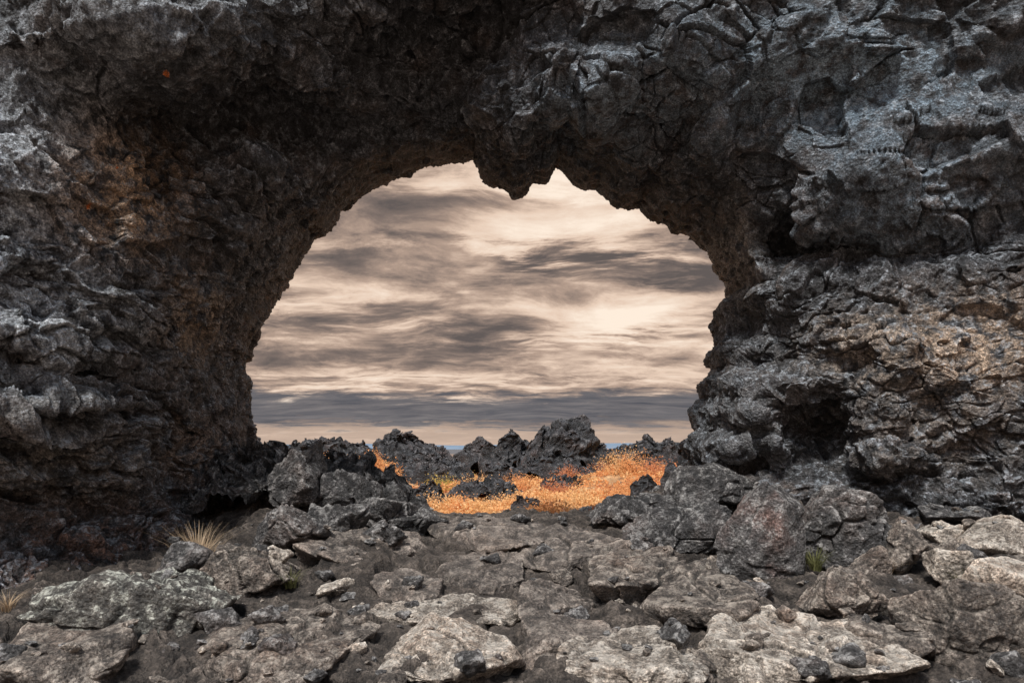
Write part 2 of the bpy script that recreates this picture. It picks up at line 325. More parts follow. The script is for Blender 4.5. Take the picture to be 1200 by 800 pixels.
BIG = [(-.62, -.66, .22, .72), (.55, -.78, .22, .70), (-.1, -.85, -.45, .82), (-.80, .1, .6, .80), (.95, .1, .05, .70), (.35, -.35, .9, .76), (-.25, .2, .95, .84), (.6, .5, .55, .84), (0, 1, .1, .9), (-.7, .6, 0, .85), (.1, 0, -1, .9)]
R = [
 ((844, 562, 934, 686), 'b', 'tall angular grey boulder with a rusty brown tinge', M_rust, dict(sub=6, rough=.55, tilt=(0, .16), depth=.9, seed=951, planes=BIG)),
 ((55, 668, 268, 768), 'b', 'broad dark rock mottled with pale lichen beside the left pier', M_lich, dict(sub=6, depth=.7)),
 ((212, 722, 432, 812), 's', 'wide brown flat slab at the bottom edge left of the cracked pale slab', M_slab, dict(t=.13, sub=6)),
 ((452, 726, 612, 812), 's', 'cracked pale slab at the bottom edge in the middle of the path', M_pale, dict(t=.15, sub=6)),
 ((422, 694, 622, 730), 's', 'long thin pale slab lying across the path', M_pale, dict(t=.10, sub=6, rough=.9, dz=-.03)),
 ((655, 748, 818, 812), 's', 'smooth grey brown slab at the bottom edge right of the cracked pale slab', M_pale, dict(t=.15, sub=6, rough=.8)),
 ((752, 678, 884, 752), 's', 'tilted grey slab sloping down below the rusty boulder', M_slab, dict(t=.22, tilt=(0, -.26), sub=6)),
 ((860, 706, 942, 756), 'b', 'small pale block with a flat top in the right foreground', M_pale, dict(depth=.8, rough=.7)),
 ((820, 738, 1062, 815), 's', 'widest pale slab at the bottom right with a crumbling edge', M_pale, dict(t=.17, sub=6, rough=1.3)),
 ((1062, 674, 1182, 782), 'b', 'big dark grey boulder in the right corner leaning left', M_slab, dict(sub=6, tilt=(0, -.2), rough=.7)),
 ((1118, 600, 1215, 660), 'b', 'pale rounded boulder at the right edge, upper of two', M_pale, dict(rough=.5, npl=30)),
 ((1136, 650, 1225, 726), 'b', 'pale grey boulder at the right edge, lower of two', M_pale, dict(rough=.5, npl=30)),
 ((1028, 608, 1092, 672), 'b', 'pointed grey rock leaning left in front of the right pier', M_slab, dict(tilt=(0, -.3), npl=10)),
 ((928, 662, 1032, 742), 'b', 'squat dark brown rock right of the rusty boulder', M_slab, dict(sub=6)),
 ((926, 574, 1032, 662), 'b', 'dark fractured rock close behind the rusty boulder', M_dark, dict(sub=6, rough=1.3)),
 ((690, 640, 792, 708), 's', 'stepped grey slab in the path left of the rusty boulder', M_slab, dict(t=.22, sub=6, rough=1.4, tilt=(0, -.12))),
 ((300, 583, 384, 654), 'b', 'dark square block under the left pier beside the path', M_dark, dict(sub=6, rough=1.1)),
 ((322, 514, 392, 612), 'b', 'twisted dark lava rib left of the view through the arch', M_dark, dict(sub=6, rough=1.3, depth=1.2, tilt=(0, .3))),
 ((366, 558, 446, 612), 'b', 'humped dark lava mass at the left edge of the view through the arch', M_dark, dict(sub=6, rough=1.0, npl=26)),
 ((412, 580, 482, 626), 'b', 'rounded dark rock at the left end of the sill', M_dark, dict(rough=1.0, sub=6, npl=26)),
 ((362, 592, 432, 644), 'b', 'broken dark rock below the humped lava mass', M_dark, dict(rough=1.2, sub=6)),
 ((456, 594, 526, 626), 'b', 'low dark rock lapping onto the sill from the left bank', M_dark, dict(rough=1.2, sub=6)),
 ((420, 608, 480, 650), 'b', 'dark rough stone stepping down from the left bank to the path', M_dark, dict(rough=1.1)),
 ((500, 604, 660, 650), 's', 'long worn slab lying along the sill of the arch', M_path, dict(t=.15, sub=6, dz=-.06)),
 ((608, 686, 712, 738), 's', 'brown wedge slab in the middle of the path', M_path, dict(t=.15, tilt=(0, .2), sub=6)),
 ((612, 732, 724, 782), 's', 'small brown slab between the cracked slab and the smooth slab', M_path, dict(t=.14)),
 ((742, 550, 912, 604), 'b', 'long flat topped dark ridge rock at the right end of the sill', M_dark, dict(sub=6, depth=.5, rough=1.2, tilt=(0, -.1))),
 ((690, 582, 772, 620), 'b', 'low dark rock on the sill beneath the orange bushes', M_dark, dict(rough=1.2, sub=6)),
 ((1078, 590, 1152, 620), 'b', 'flat blue grey stone at the foot of the right pier', M_dark, dict()),
 ((1082, 612, 1136, 642), 'b', 'small tan stone below the flat blue grey stone', M_pale, dict(rough=.6)),
 ((238, 640, 346, 698), 'b', 'jagged brown rock between the left pier and the path', M_slab, dict(sub=6, rough=1.4)),
 ((346, 618, 500, 672), 's', 'dark slab stepping up the left side of the path', M_path, dict(t=.20, sub=6, rough=1.4, dz=-.03, tilt=(0, .08))),
 ((500, 640, 610, 692), 's', 'worn brown slab in the middle of the path', M_path, dict(t=.13, sub=6, dz=-.06)),
 ((-20, 748, 140, 815), 's', 'dark brown slab in the bottom left corner', M_slab, dict(t=.14)),
 ((738, 592, 852, 652), 'b', 'dark tumbled block left of the rusty boulder', M_dark, dict(sub=6, depth=.6, rough=1.2)),
 ((600, 620, 740, 668), 's', 'broad brown slab sloping up to the sill', M_path, dict(t=.17, sub=6, tilt=(0, -.16), dz=-.04)),
 ((900, 556, 985, 600), 'b', 'dark knobbly rock wedged under the right pier', M_dark, dict(rough=1.4)),
 ((796, 542, 866, 600), 'b', 'dark knobbly block leaning on the inner foot of the right pier', M_dark, dict(rough=1.3, sub=6)),
 ((640, 592, 720, 632), 's', 'short dark slab on the sill right of the long worn slab', M_dark, dict(t=.14, sub=6, tilt=(0, -.15))),
 ((176, 640, 246, 690), 'b', 'small dark rock beside the dry grass under the left pier', M_dark, dict(rough=1.3)),
 ((440, 664, 520, 700), 's', 'thin brown slab above the long thin pale slab', M_path, dict(t=.12, dz=-.04)),
 ((1000, 740, 1090, 790), 'b', 'dark stone tucked behind the widest pale slab', M_slab, dict()),
 ((1090, 640, 1146, 690), 'b', 'pale pebbly stone left of the lower pale boulder at the right edge', M_pale, dict(rough=.6, npl=24)),
 ((984, 640, 1040, 690), 'b', 'small grey stone between the squat brown rock and the pointed rock', M_slab, dict(rough=.9)),
]
for k, (bb, kd, lab, mt, kw) in enumerate(R):
    place(bb, kd, lab, mt, 'slab' if kd == 's' else 'rock', **{'seed': 200+k, **kw})

# ------------------------------------------------------------------ lumpy lava masses (near banks and distant pillars)
def crag(px0, px1, pytop, Yd, label, seed, dr=0.6, zoff=-0.3, mat=None, group='lava crags beyond the arch', n=140, name='lava_crag', lump=1.0):
    r = np.random.default_rng(seed)
    cx = (px0+px1)/2; x = (cx-CX)/F*Yd; w = (px1-px0)/F*Yd/2*1.15; dpt = w*dr
    gz = float(gbase(x, Yd))+zoff; hgt = H+(HY-pytop)/F*Yd-gz
    u = np.linspace(-1, 1, n); U, Vv = np.meshgrid(u, u, indexing='ij'); U = U.ravel(); Vv = Vv.ravel()
    o = r.uniform(-30, 30, 3); asp = w/max(hgt, .3)*lump
    q = np.stack([U*asp, Vv*asp*dr, U*0], 1)+o
    q = q+w3(q, 1.2, 120, .2)
    rr = np.sqrt(U**2+Vv**2)*(1+0.30*pn(np.stack([U*2, Vv*2, U*0], 1)+o, 121))
    mk = np.clip(1-rr**2, 0, 1)**0.45
    z = mk*np.clip(0.70+0.42*facet(q*.9, 122, .6, .8, 'max')+0.32*facet(q*2.0, 128, .6, .8, 'max')+0.26*facet(q*4.2, 130, .6, .8, 'max')+0.10*facet(q*9, 129)+.07*ridged(q*4.5, 3, 133), .1, 2)
    z = z/np.percentile(z, 99.3)*hgt; z = np.minimum(z, hgt*1.06)
    P = np.stack([U*w, Vv*dpt, z], 1); e = P/hgt
    k = 0.17*hgt
    P += k*mk[:, None]*np.stack([fbm(e*3.0+o, 4, 123, .55), fbm(e*3.0+o+7, 4, 124, .55), .4*fbm(e*3.0+o+17, 4, 125, .55)], 1)
    if n > 150: P[:, 2] += mk*(.05*facet(P*5, 131)+.03*facet(P*11, 132))
    ob = mesh_np(name, P, grid_faces(n, n), mat or M_far, loc=(x, Yd, gz))
    tag(ob, label, 'rock formation', group); return ob
crag(170, 480, 522, 9.9, 'dark lumpy lava bank sloping down from the left pier to the sill', 643, dr=.42, zoff=-.35, mat=M_dark, group='lava banks at the feet of the arch', n=260, name='lava_bank', lump=1.8)
crag(760, 1090, 560, 9.6, 'low dark lava bank under the right pier', 644, dr=.34, zoff=-.35, mat=M_dark, group='lava banks at the feet of the arch', n=260, name='lava_bank', lump=1.4)

# loose stones and filler rocks, dropped onto whatever lies beneath them
protos = []
for k in range(14):
    V, Fc = rock_shape(400+k, (1.0, random.uniform(.7, 1.1), random.uniform(.45, .8)), 4, 14, 0.9)
    me = {}
    for mt in (M_dark, M_slab, M_pale):
        o = mesh_np('stone', V, Fc, mt); me[mt.name] = o.data; bpy.data.objects.remove(o)
    protos.append(me)
bpy.context.view_layer.update()
dg = bpy.context.evaluated_depsgraph_get()
def drop(x, y):
    ok, loc, nrm, *_ = scene.ray_cast(dg, Vector((x, y, 2.6)), Vector((0, 0, -1)))
    return (loc.z, nrm.z) if ok else (gtrue(x, y), 1)
def zone(px):
    return 0 if px < 400 else (1 if px < 800 else 2)
ZL = ['small loose stone in the rubble along the foot of the left pier', 'small loose stone lying on or between the slabs of the path', 'small loose stone in the rubble before the right pier']
ZG = ['loose stones under the left pier', 'loose stones on the path', 'loose stones under the right pier']
ML = ['middle sized dark rock half buried in the rubble by the left pier', 'middle sized rock half buried between the path slabs', 'middle sized rock half buried in the rubble by the right pier']
MG = ['half buried rocks by the left pier', 'half buried rocks in the path', 'half buried rocks by the right pier']
def scatter(n, smin, smax, labels, groups, name, wts, lift):
    c = 0; todo = []
    while c < n:
        Yv = 4.5+5.0*random.random(); px = random.uniform(10, 1190)
        if px < (Yv-5.5)/3.5*300+25 or (Yv > 8.0 and px > 850): continue
        ctr = 420 < px < 740 and Yv > 5.0
        if ctr and random.random() < (.7 if name == 'rock' else .5): continue
        x = (px-CX)/F*Yv; sz = smin*(smax/smin)**(random.random()**1.6)
        z, nz = drop(x, Yv)
        if nz < .6 or z-float(gbase(x, Yv)) > (.22 if name == 'rock' else .5): continue
        todo.append((x, Yv, z, sz, px)); c += 1
    for x, Yv, z, sz, px in todo:
        mt = random.choices(('dark_lava_rock', 'weathered_slab_rock', 'pale_slab_rock'), wts)[0]
        o = bpy.data.objects.new(name, random.choice(protos)[mt]); col.objects.link(o)
        o.location = (x, Yv, z+sz*lift); o.scale = (sz, sz, sz)
        o.rotation_euler = (random.uniform(-.3, .3), random.uniform(-.3, .3), random.uniform(0, 6.28))
        zz_ = zone(px); tag(o, labels[zz_], 'stone' if name == 'stone' else 'rock', groups[zz_])
scatter(80, .15, .38, ML, MG, 'rock', (5, 4, .6), .06)
bpy.context.view_layer.update(); dg = bpy.context.evaluated_depsgraph_get()
scatter(250, .04, .14, ZL, ZG, 'stone', (5, 4, 1), .18)

# far hills
hx = np.linspace(-4500, 4500, 300); hh = []
for k, (dy, f) in enumerate(((0, 0), (150, 1.0), (900, 0.9), (1500, 0))):
    pz = np.stack([hx*0.0012, np.full_like(hx, 3.3), np.zeros_like(hx)], 1)
    hh.append(np.stack([hx, np.full_like(hx, 4200+dy), -12+f*(40+14*fbm(pz, 4, 51))], 1))
tag(mesh_np('hills', np.concatenate(hh), grid_faces(4, 300)[:, ::-1], M_hill), 'low hazy blue hills along the horizon', 'hills', kind='structure')

# ------------------------------------------------------------------ the arch
inner = np.array([(280, 630), (278, 560), (279, 525), (277, 490), (271, 450), (268, 420), (276, 395), (291, 365), (304, 335), (320, 308), (335, 283), (351, 250), (370, 245), (386, 222), (410, 203), (437, 187), (466, 176), (498, 169), (534, 165), (556, 162), (564, 188), (576, 198), (590, 200), (604, 208), (616, 205), (626, 190), (642, 194), (652, 172), (664, 178), (676, 194), (690, 202), (704, 200), (716, 214), (730, 224), (748, 224), (760, 216), (774, 234), (790, 238), (802, 250), (818, 252), (830, 262), (842, 274), (848, 294), (862, 314), (869, 333), (848, 350), (846, 366), (851, 395), (837, 410), (845, 430), (827, 446), (834, 466), (817, 482), (825, 505), (809, 520), (817, 545), (811, 560), (811, 630)], float)
seg = np.r_[0, np.cumsum(np.linalg.norm(np.diff(inner, axis=0), axis=1))]
NI, NJ, NB = 1400, 450, 50
s = np.linspace(0, seg[-1], NI)
IN = np.stack([np.interp(s, seg, inner[:, 0]), np.interp(s, seg, inner[:, 1])], 1)
def sk(pt): return seg[np.argmin(np.linalg.norm(inner-np.array(pt), axis=1))]
keys = [((280, 630), (-300, 960), 1.6, 60, 3.6), ((268, 420), (-300, 330), 1.9, 75, 3.4), ((351, 250), (-260, -120), 1.8, 80, 2.6), ((466, 176), (200, -300), 1.7, 75, 1.6), ((604, 208), (600, -300), 1.6, 65, 1.3), ((748, 224), (1000, -300), 1.4, 55, 1.5), ((842, 274), (1450, -160), 1.0, 35, 2.0), ((869, 333), (1500, 230), 0.8, 30, 2.2), ((817, 545), (1500, 600), 0.9, 35, 2.3), ((811, 630), (1500, 770), 0.9, 40, 2.3)]
ks = np.array([sk(k[0]) for k in keys])
OUT = np.stack([np.interp(s, ks, [k[1][c] for k in keys]) for c in (0, 1)], 1)
Af, Wf, Bf = [np.interp(s, ks, [k[c] for k in keys]) for c in (2, 3, 4)]
tj = np.linspace(0, 1, NJ)**1.2
L = np.linalg.norm(OUT-IN, axis=1)
PX = IN[:, None, :]+(OUT-IN)[:, None, :]*tj[None, :, None]
D = L[:, None]*tj[None, :]
Y = 10.3-Af[:, None]*(1-np.exp(-D/Wf[:, None]))-Bf[:, None]*np.tanh(D/420)
bumps = [(1030, 190, 150, 70, .35), (935, 285, 75, 24, -.65), (1030, 300, 80, 25, -.3), (955, 505, 30, 28, -.7), (885, 470, 30, 35, .4), (1000, 410, 90, 50, .2), (1120, 450, 110, 70, .35), (1060, 545, 120, 30, -.1), (880, 305, 26, 40, .6), (872, 385, 26, 20, -.35), (850, 455, 18, 16, .4), (845, 530, 25, 18, .4), (905, 420, 28, 20, -.35), (900, 545, 40, 18, -.2), (930, 450, 26, 24, .4), (1010, 470, 30, 24, .3), (1075, 400, 34, 26, .25), (915, 520, 20, 24, .3), (1040, 530, 40, 24, .3),
         (60, 385, 110, 26, .2), (80, 478, 110, 16, .2), (70, 432, 110, 8, -.3), (60, 600, 120, 60, -.35), (215, 560, 45, 70, -.45), (240, 450, 35, 50, .3), (290, 145, 160, 40, -.95), (190, 25, 180, 50, .55), (480, 70, 80, 60, -1.05), (420, 110, 60, 30, .3), (700, 110, 60, 50, .5), (600, 165, 32, 34, .2), (775, 140, 40, 40, -.55), (820, 60, 50, 50, .35), (560, 20, 40, 40, -.8), (885, 140, 30, 60, -.35), (190, 200, 22, 50, -.5)]
PXf, PYf = PX[..., 0], PX[..., 1]
for cx, cy, sx, sy, a in bumps:
    Y -= a*np.exp(-((PXf-cx)/sx)**2-((PYf-cy)/sy)**2)*np.clip(D/25, 0, 1)
FR = np.stack([(PXf-CX)/F*Y, Y, H+(HY-PYf)/F*Y], -1)
dirp = (OUT-IN)/L[:, None]; outd = np.stack([dirp[:, 0], np.zeros(NI), -dirp[:, 1]], 1)
tb = np.linspace(0, 1, NB+1)[1:]
bo = np.interp(tb, [0, .15, .35, .55, .7, .82, 1], [0, .06, .25, .6, 1.2, 2.4, 6.5])
by = np.interp(tb, [0, .15, .35, .55, .7, .82, 1], [0, .5, 1.3, 2.2, 2.8, 3.1, 3.4])
BK = FR[:, :1, :]+outd[:, None, :]*bo[None, :, None]+np.array([0, 1.0, 0])[None, None, :]*by[None, :, None]
W = np.concatenate([BK[:, ::-1], FR], 1)
Dall = np.concatenate([np.zeros((NI, NB)), D], 1)
PXa = np.concatenate([np.repeat(IN[:, None, :], NB, 1), PX], 1)
NT = NB+NJ
def gnormal(W):
    n = np.cross(np.gradient(W, axis=0), np.gradient(W, axis=1)); n /= np.linalg.norm(n, axis=-1, keepdims=True)+1e-9
    return n
def smooth_n(n, k=3):
    n = n.copy()
    for _ in range(k):
        n[1:-1] = (n[:-2]+n[1:-1]+n[2:])/3; n[:, 1:-1] = (n[:, :-2]+n[:, 1:-1]+n[:, 2:])/3
    return n/(np.linalg.norm(n, axis=-1, keepdims=True)+1e-9)
n0 = gnormal(W); sgn = 1.0 if n0[:, NB+60:, 1].mean() < 0 else -1.0
d = Dall.ravel(); pxx = PXa[..., 0].ravel(); pyy = PXa[..., 1].ravel()
edge = 0.15+0.85*sstep(0, 90, d); edge2 = 0.65+0.35*sstep(0, 70, d)
ledge = np.clip(1.3*np.exp(-((pxx-30)/140)**2-((pyy-445)/105)**2), 0, 1)
rlow = np.exp(-((pxx-1040)/200)**2-((pyy-420)/130)**2)
plate = np.clip(1.3*np.exp(-((pxx-1020)/230)**2-((pyy-130)/150)**2)+np.exp(-((pxx-690)/110)**2-((pyy-110)/90)**2)+.7*np.exp(-((pxx-150)/130)**2-((pyy-250)/120)**2)+.5*np.exp(-((pxx-560)/200)**2-((pyy-30)/60)**2), 0, 1)
# pass 1: the big masses
Pf = W.reshape(-1, 3).astype(np.float32); Nf = smooth_n(n0*sgn, 12).reshape(-1, 3)
h = edge*(1-.7*ledge-.45*rlow-.35*plate)*(0.32*fbm(Pf*0.5, 3, 64)+0.18*facet(Pf*0.75+w3(Pf, .7, 60, .25), 66, .5, .5, 'min'))
W1 = (Pf+Nf*h[:, None]).reshape(NI, NT, 3)
# pass 2: fractured faces, broken steps, cracks and ledges
Pf = W1.reshape(-1, 3).astype(np.float32); Nf = smooth_n(gnormal(W1)*sgn, 14).reshape(-1, 3)
Pw = Pf+w3(Pf, 1.2, 61, .20)*(1-.4*plate)[:, None]+w3(Pf, 5, 67, .04)*(1-.9*plate)[:, None]
Pc = Pf+w3(Pf, 1.0, 61, .12)+w3(Pf, 9, 68, .010)
h = edge*(1-.7*ledge)*0.30*facet(Pw*np.array([1.0, 1.0, 1.25]), 81)
h += edge*rlow*.20*facet(Pw*1.7, 89, .6, .8, 'max')
F1, F2, C = vor(Pc*np.array([1.25, 1.25, 1.8])+3.3, 84)
h += edge*(1-.6*ledge-.5*rlow)*(0.16+.09*plate)*(C-.5)
ck = sstep(.0, .3, fbm(Pf*.9, 2, 112))
h -= edge*0.13*(.3+.7*plate)*(1-ledge)*ck*(1-sstep(0.0, .045, F2-F1))
h += edge2*(0.17-.10*plate)*(1-.4*ledge)*facet(Pw*2.4, 82)
F1, F2, C = vor(Pc*np.array([2.9, 2.9, 4.0])+7.1, 86)
h += edge2*(0.10-.01*plate)*(C-.5)-edge2*.035*ck*(1-sstep(0, .06, F2-F1))
zz = (Pf[:, 2]+.22*Pf[:, 0])*2.1+(0.9-.45*ledge)*fbm(Pf*0.9, 4, 99); fr = zz-np.floor(zz)
lm = np.clip(.6*ledge+0.45*(1-plate)*(1-rlow)*sstep(-.05, .45, fbm(Pf*.45, 2, 98)), 0, 1.25)
h += edge*lm*0.34*(sstep(0, 0.4, fr)*(.8+.2*fr)-sstep(0.92, 1.0, fr)-0.45)
zz = Pf[:, 2]*5.0+.35*Pf[:, 0]+1.5*fbm(Pf*np.array([.8, .8, 1.4]), 4, 113); fr = zz-np.floor(zz)
h += edge*np.clip(ledge+.5*rlow, 0, 1)*0.22*(sstep(0, .18, fr)*(1-.25*fr)-sstep(.93, 1, fr)*.75-.5)*(.4+.6*sstep(-.2, .3, fbm(Pf*1.5, 2, 114)))
W2 = (Pf+Nf*h[:, None]).reshape(NI, NT, 3)
# pass 3: clinker, pits and grain, pushed in all directions
Pf = W2.reshape(-1, 3).astype(np.float32); Nf = smooth_n(gnormal(W2)*sgn, 5).reshape(-1, 3)
rg = (0.36+0.64*sstep(-.3, .45, fbm(Pf*.55, 3, 97)))*(1-.78*plate)*(1-.25*ledge)
Pq = Pf+w3(Pf, 4, 88, .05)
h = rg*(0.095*facet(Pq*4.6, 87)+0.06*facet(Pq*9.5, 83)+0.028*ridged(Pf*3.5, 4, 95, .6))+(.45+.55*rg)*0.038*facet(Pq*19, 85)
W2 = (Pf+Nf*h[:, None]+w3(Pf, 2.3, 110, .05)*(1-.9*plate)[:, None]).reshape(NI, NT, 3); Pf = W2.reshape(-1, 3).astype(np.float32)
Vn = gnormal(W2)*sgn
acc = np.zeros((NI*NT, 3)); wsum = np.zeros(NI*NT); tint = np.zeros((NI*NT, 4), np.float32)
blobs = [(130, 225, 70, 60, (.52, .32, .17), 1.5), (225, 375, 40, 55, (.40, .28, .18), .85), (10, 230, 110, 180, (.48, .53, .58), 1.0), (990, 90, 190, 80, (.30, .41, .51), .8), (1070, 240, 100, 60, (.25, .33, .41), .7), (1150, 400, 95, 50, (.54, .40, .29), 1.1), (1000, 410, 60, 40, (.38, .31, .25), .7), (235, 530, 45, 45, (.36, .26, .20), .85), (100, 660, 120, 70, (.20, .11, .075), .9), (60, 530, 120, 60, (.29, .25, .21), .7), (700, 120, 80, 60, (.24, .30, .36), .75), (870, 480, 60, 90, (.22, .22, .225), .7), (60, 380, 110, 40, (.42, .43, .44), .85), (1100, 500, 120, 60, (.30, .25, .21), .65), (180, 20, 200, 40, (.27, .29, .31), .7), (320, 330, 50, 120, (.24, .23, .225), .8), (862, 300, 26, 60, (.36, .325, .295), .9), (460, 120, 120, 50, (.14, .15, .165), .5)]
for cx, cy, sx, sy, c, st in blobs:
    w = st*np.exp(-((pxx-cx)/sx)**2-((pyy-cy)/sy)**2); acc += w[:, None]*np.array(c); wsum += w
tint[:, :3] = acc/(wsum[:, None]+1e-6); tint[:, 3] = np.clip(wsum, 0, 1)
for cx, cy, r in ((189, 72, 4), (56, 553, 3), (118, 238, 3), (140, 190, 2.5)):
    w = np.hypot(pxx-cx, pyy-cy) < r*(0.9+0.6*pn(Pf*14, 5)); tint[w] = (.80, .20, .04, 3.0)
arch = empty('rock_arch', (0, 9.5, 0))
tag(arch, 'huge craggy black lava rock arch framing the cloudy sky', 'rock arch')
base = np.array([0, 9.5, 0])
cuts = [0, int(np.searchsorted(s, sk((351, 250)))), int(np.searchsorted(s, sk((842, 274)))), NI-1]
info = [('pier', 'left rock pier with bedded ledges and grey and orange lichen'), ('span', 'jagged overhead span with dark hanging crags'), ('pier', 'right rock pier with blocky fractured face and dark niche')]
for k in range(3):
    a, b = cuts[k], cuts[k+1]+1
    V = W2[a:b].reshape(-1, 3)-base; n = b-a
    Fc = grid_faces(n, NT)
    idx = np.arange(n*NT).reshape(n, NT)
    cap = np.stack([idx[:-1, -1], idx[1:, -1], idx[1:, 0], idx[:-1, 0]], -1)
    Fc = np.concatenate([Fc, cap])
    if sgn < 0: Fc = Fc[:, ::-1]
    o = mesh_np(info[k][0], V, Fc, M_arch, arch); o['label'] = info[k][1]
    ca = o.data.color_attributes.new('tint', 'FLOAT_COLOR', 'POINT')
    ca.data.foreach_set('color', tint.reshape(NI, NT, 4)[a:b].ravel())
    o.data.normals_split_custom_set_from_vertices(Vn[a:b].reshape(-1, 3).astype(float).tolist())

C_ = [
 (616, 724, 492, 60, 'tallest craggy black lava pillar rising above the orange bushes'),
 (640, 706, 502, 57, 'second dark lava shoulder standing in front of the tallest pillar'),
 (566, 640, 504, 66, 'jagged lava pillar just left of the tallest pillar'),
 (534, 588, 512, 75, 'small pointed lava crag right of the blue gap in the skyline'),
 (434, 518, 505, 62, 'peaked dark lava ridge left of the blue gap in the skyline'),
 (370, 450, 514, 70, 'low lumpy lava ridge left of the peaked ridge'),
 (325, 396, 514, 55, 'low dark lava mound nearest the left pier on the skyline'),
 (726, 815, 512, 80, 'broad lava mass on the skyline beside the right pier'),
 (450, 548, 534, 45, 'grey lava slope below the peaked ridge'),
 (526, 612, 560, 34, 'low dark rock standing alone in the orange scrub'),
 (600, 694, 527, 52, 'broken lava shoulder below the tallest pillar'),
 (776, 818, 528, 30, 'dark lava knob tucked against the right pier beyond the arch'),
 (560, 640, 516, 95, 'distant lava row behind the jagged pillar'),
 (470, 540, 521, 110, 'distant low lava hummock under the blue gap'),
 (690, 750, 521, 100, 'distant low lava hummock right of the tallest pillar'),
 (392, 440, 517, 90, 'distant lava knob behind the lumpy ridge'),
 (285, 350, 515, 42, 'dark lava mound half hidden by the left pier'),
 (380, 460, 560, 34, 'dark rubble bank below the lumpy ridge'),
 (636, 680, 556, 40, 'small dark rock poking out of the scrub under the tallest pillar'),
 (690, 724, 549, 46, 'small dark rock among the bushes right of the tallest pillar'),
 (478, 520, 564, 30, 'small dark rock at the left front of the scrub'),
 (560, 600, 543, 48, 'small dark rock behind the lone rock in the scrub'),
 (736, 790, 558, 27, 'dark rock at the foot of the right rise'),
 (590, 640, 582, 24, 'flat dark rock at the near edge of the scrub'),
]
for k, (a, b, t, Yd, lab) in enumerate(C_): crag(a, b, t, Yd, lab, 700+k)

# ------------------------------------------------------------------ foliage
def quads(Pc, size, r, flat=0.0):
    n = len(Pc); a = r.normal(size=(n, 3)); a /= np.linalg.norm(a, axis=1)[:, None]
    b = np.cross(a, r.normal(size=(n, 3))); b /= np.linalg.norm(b, axis=1)[:, None]
    a *= size[:, None]; b *= size[:, None]*0.55
    V = np.stack([Pc-a, Pc+b, Pc+a, Pc-b], 1).reshape(-1, 3)
    return V, np.arange(n*4).reshape(n, 4)
def tubes(paths, r0, r1, sides=5):
    V = []; Fc = []
    for p in paths:
        p = np.asarray(p, float); b0 = len(V); m_ = len(p)
        for i in range(m_):
            rr = r0+(r1-r0)*i/(m_-1)
            for k in range(sides):
                an = 2*math.pi*k/sides; V.append(p[i]+np.array([math.cos(an)*rr, math.sin(an)*rr, 0]))
        for i in range(m_-1):
            for k in range(sides):
                Fc.append([b0+i*sides+k, b0+i*sides+(k+1) % sides, b0+(i+1)*sides+(k+1) % sides, b0+(i+1)*sides+k])
    return np.array(V), np.array(Fc)
def shrub(px, Yd, w, h, mat, label, seed, group='autumn shrubs on the moor', n=2400, name='autumn_shrub'):
    r = np.random.default_rng(seed); x = (px-CX)/F*Yd; z = float(gbase(x, Yd))-0.05
    root = empty(name, (x, Yd, z)); tag(root, label, 'shrub', group)
    nc = 26; paths = []; Pc = []
    for k in range(nc):
        an = r.uniform(0, 6.28); rad = w/2*r.random()**.6*1.15; hz = h*r.uniform(.25, 1.0)*(1-0.3*min(1, rad/(w/2))**2)
        tip = np.array([math.cos(an)*rad, math.sin(an)*rad, hz]); root_ = tip*np.array([.25, .25, 0])
        midp = (root_+tip)/2+r.normal(size=3)*.04
        paths.append([root_, midp, tip])
        t = r.random(n//nc)**.7                                        # leaves strung along each upright spray
        q = root_+(tip-root_)*t[:, None]+r.normal(size=(len(t), 3))*(.05+.10*np.sqrt(t))[:, None]*min(w, 1.4)
        Pc.append(q)
    V, Fc = tubes(paths, 0.012*h+.006, 0.004); mesh_np('stems', V, Fc, L_stem, root)
    Pc = np.concatenate(Pc); Pc[:, 2] = np.abs(Pc[:, 2])+0.02
    V, Fc = quads(Pc, r.uniform(.022, .052, len(Pc))*(0.6+Yd/60), r); mesh_np('foliage', V, Fc, mat, root, smooth=False)
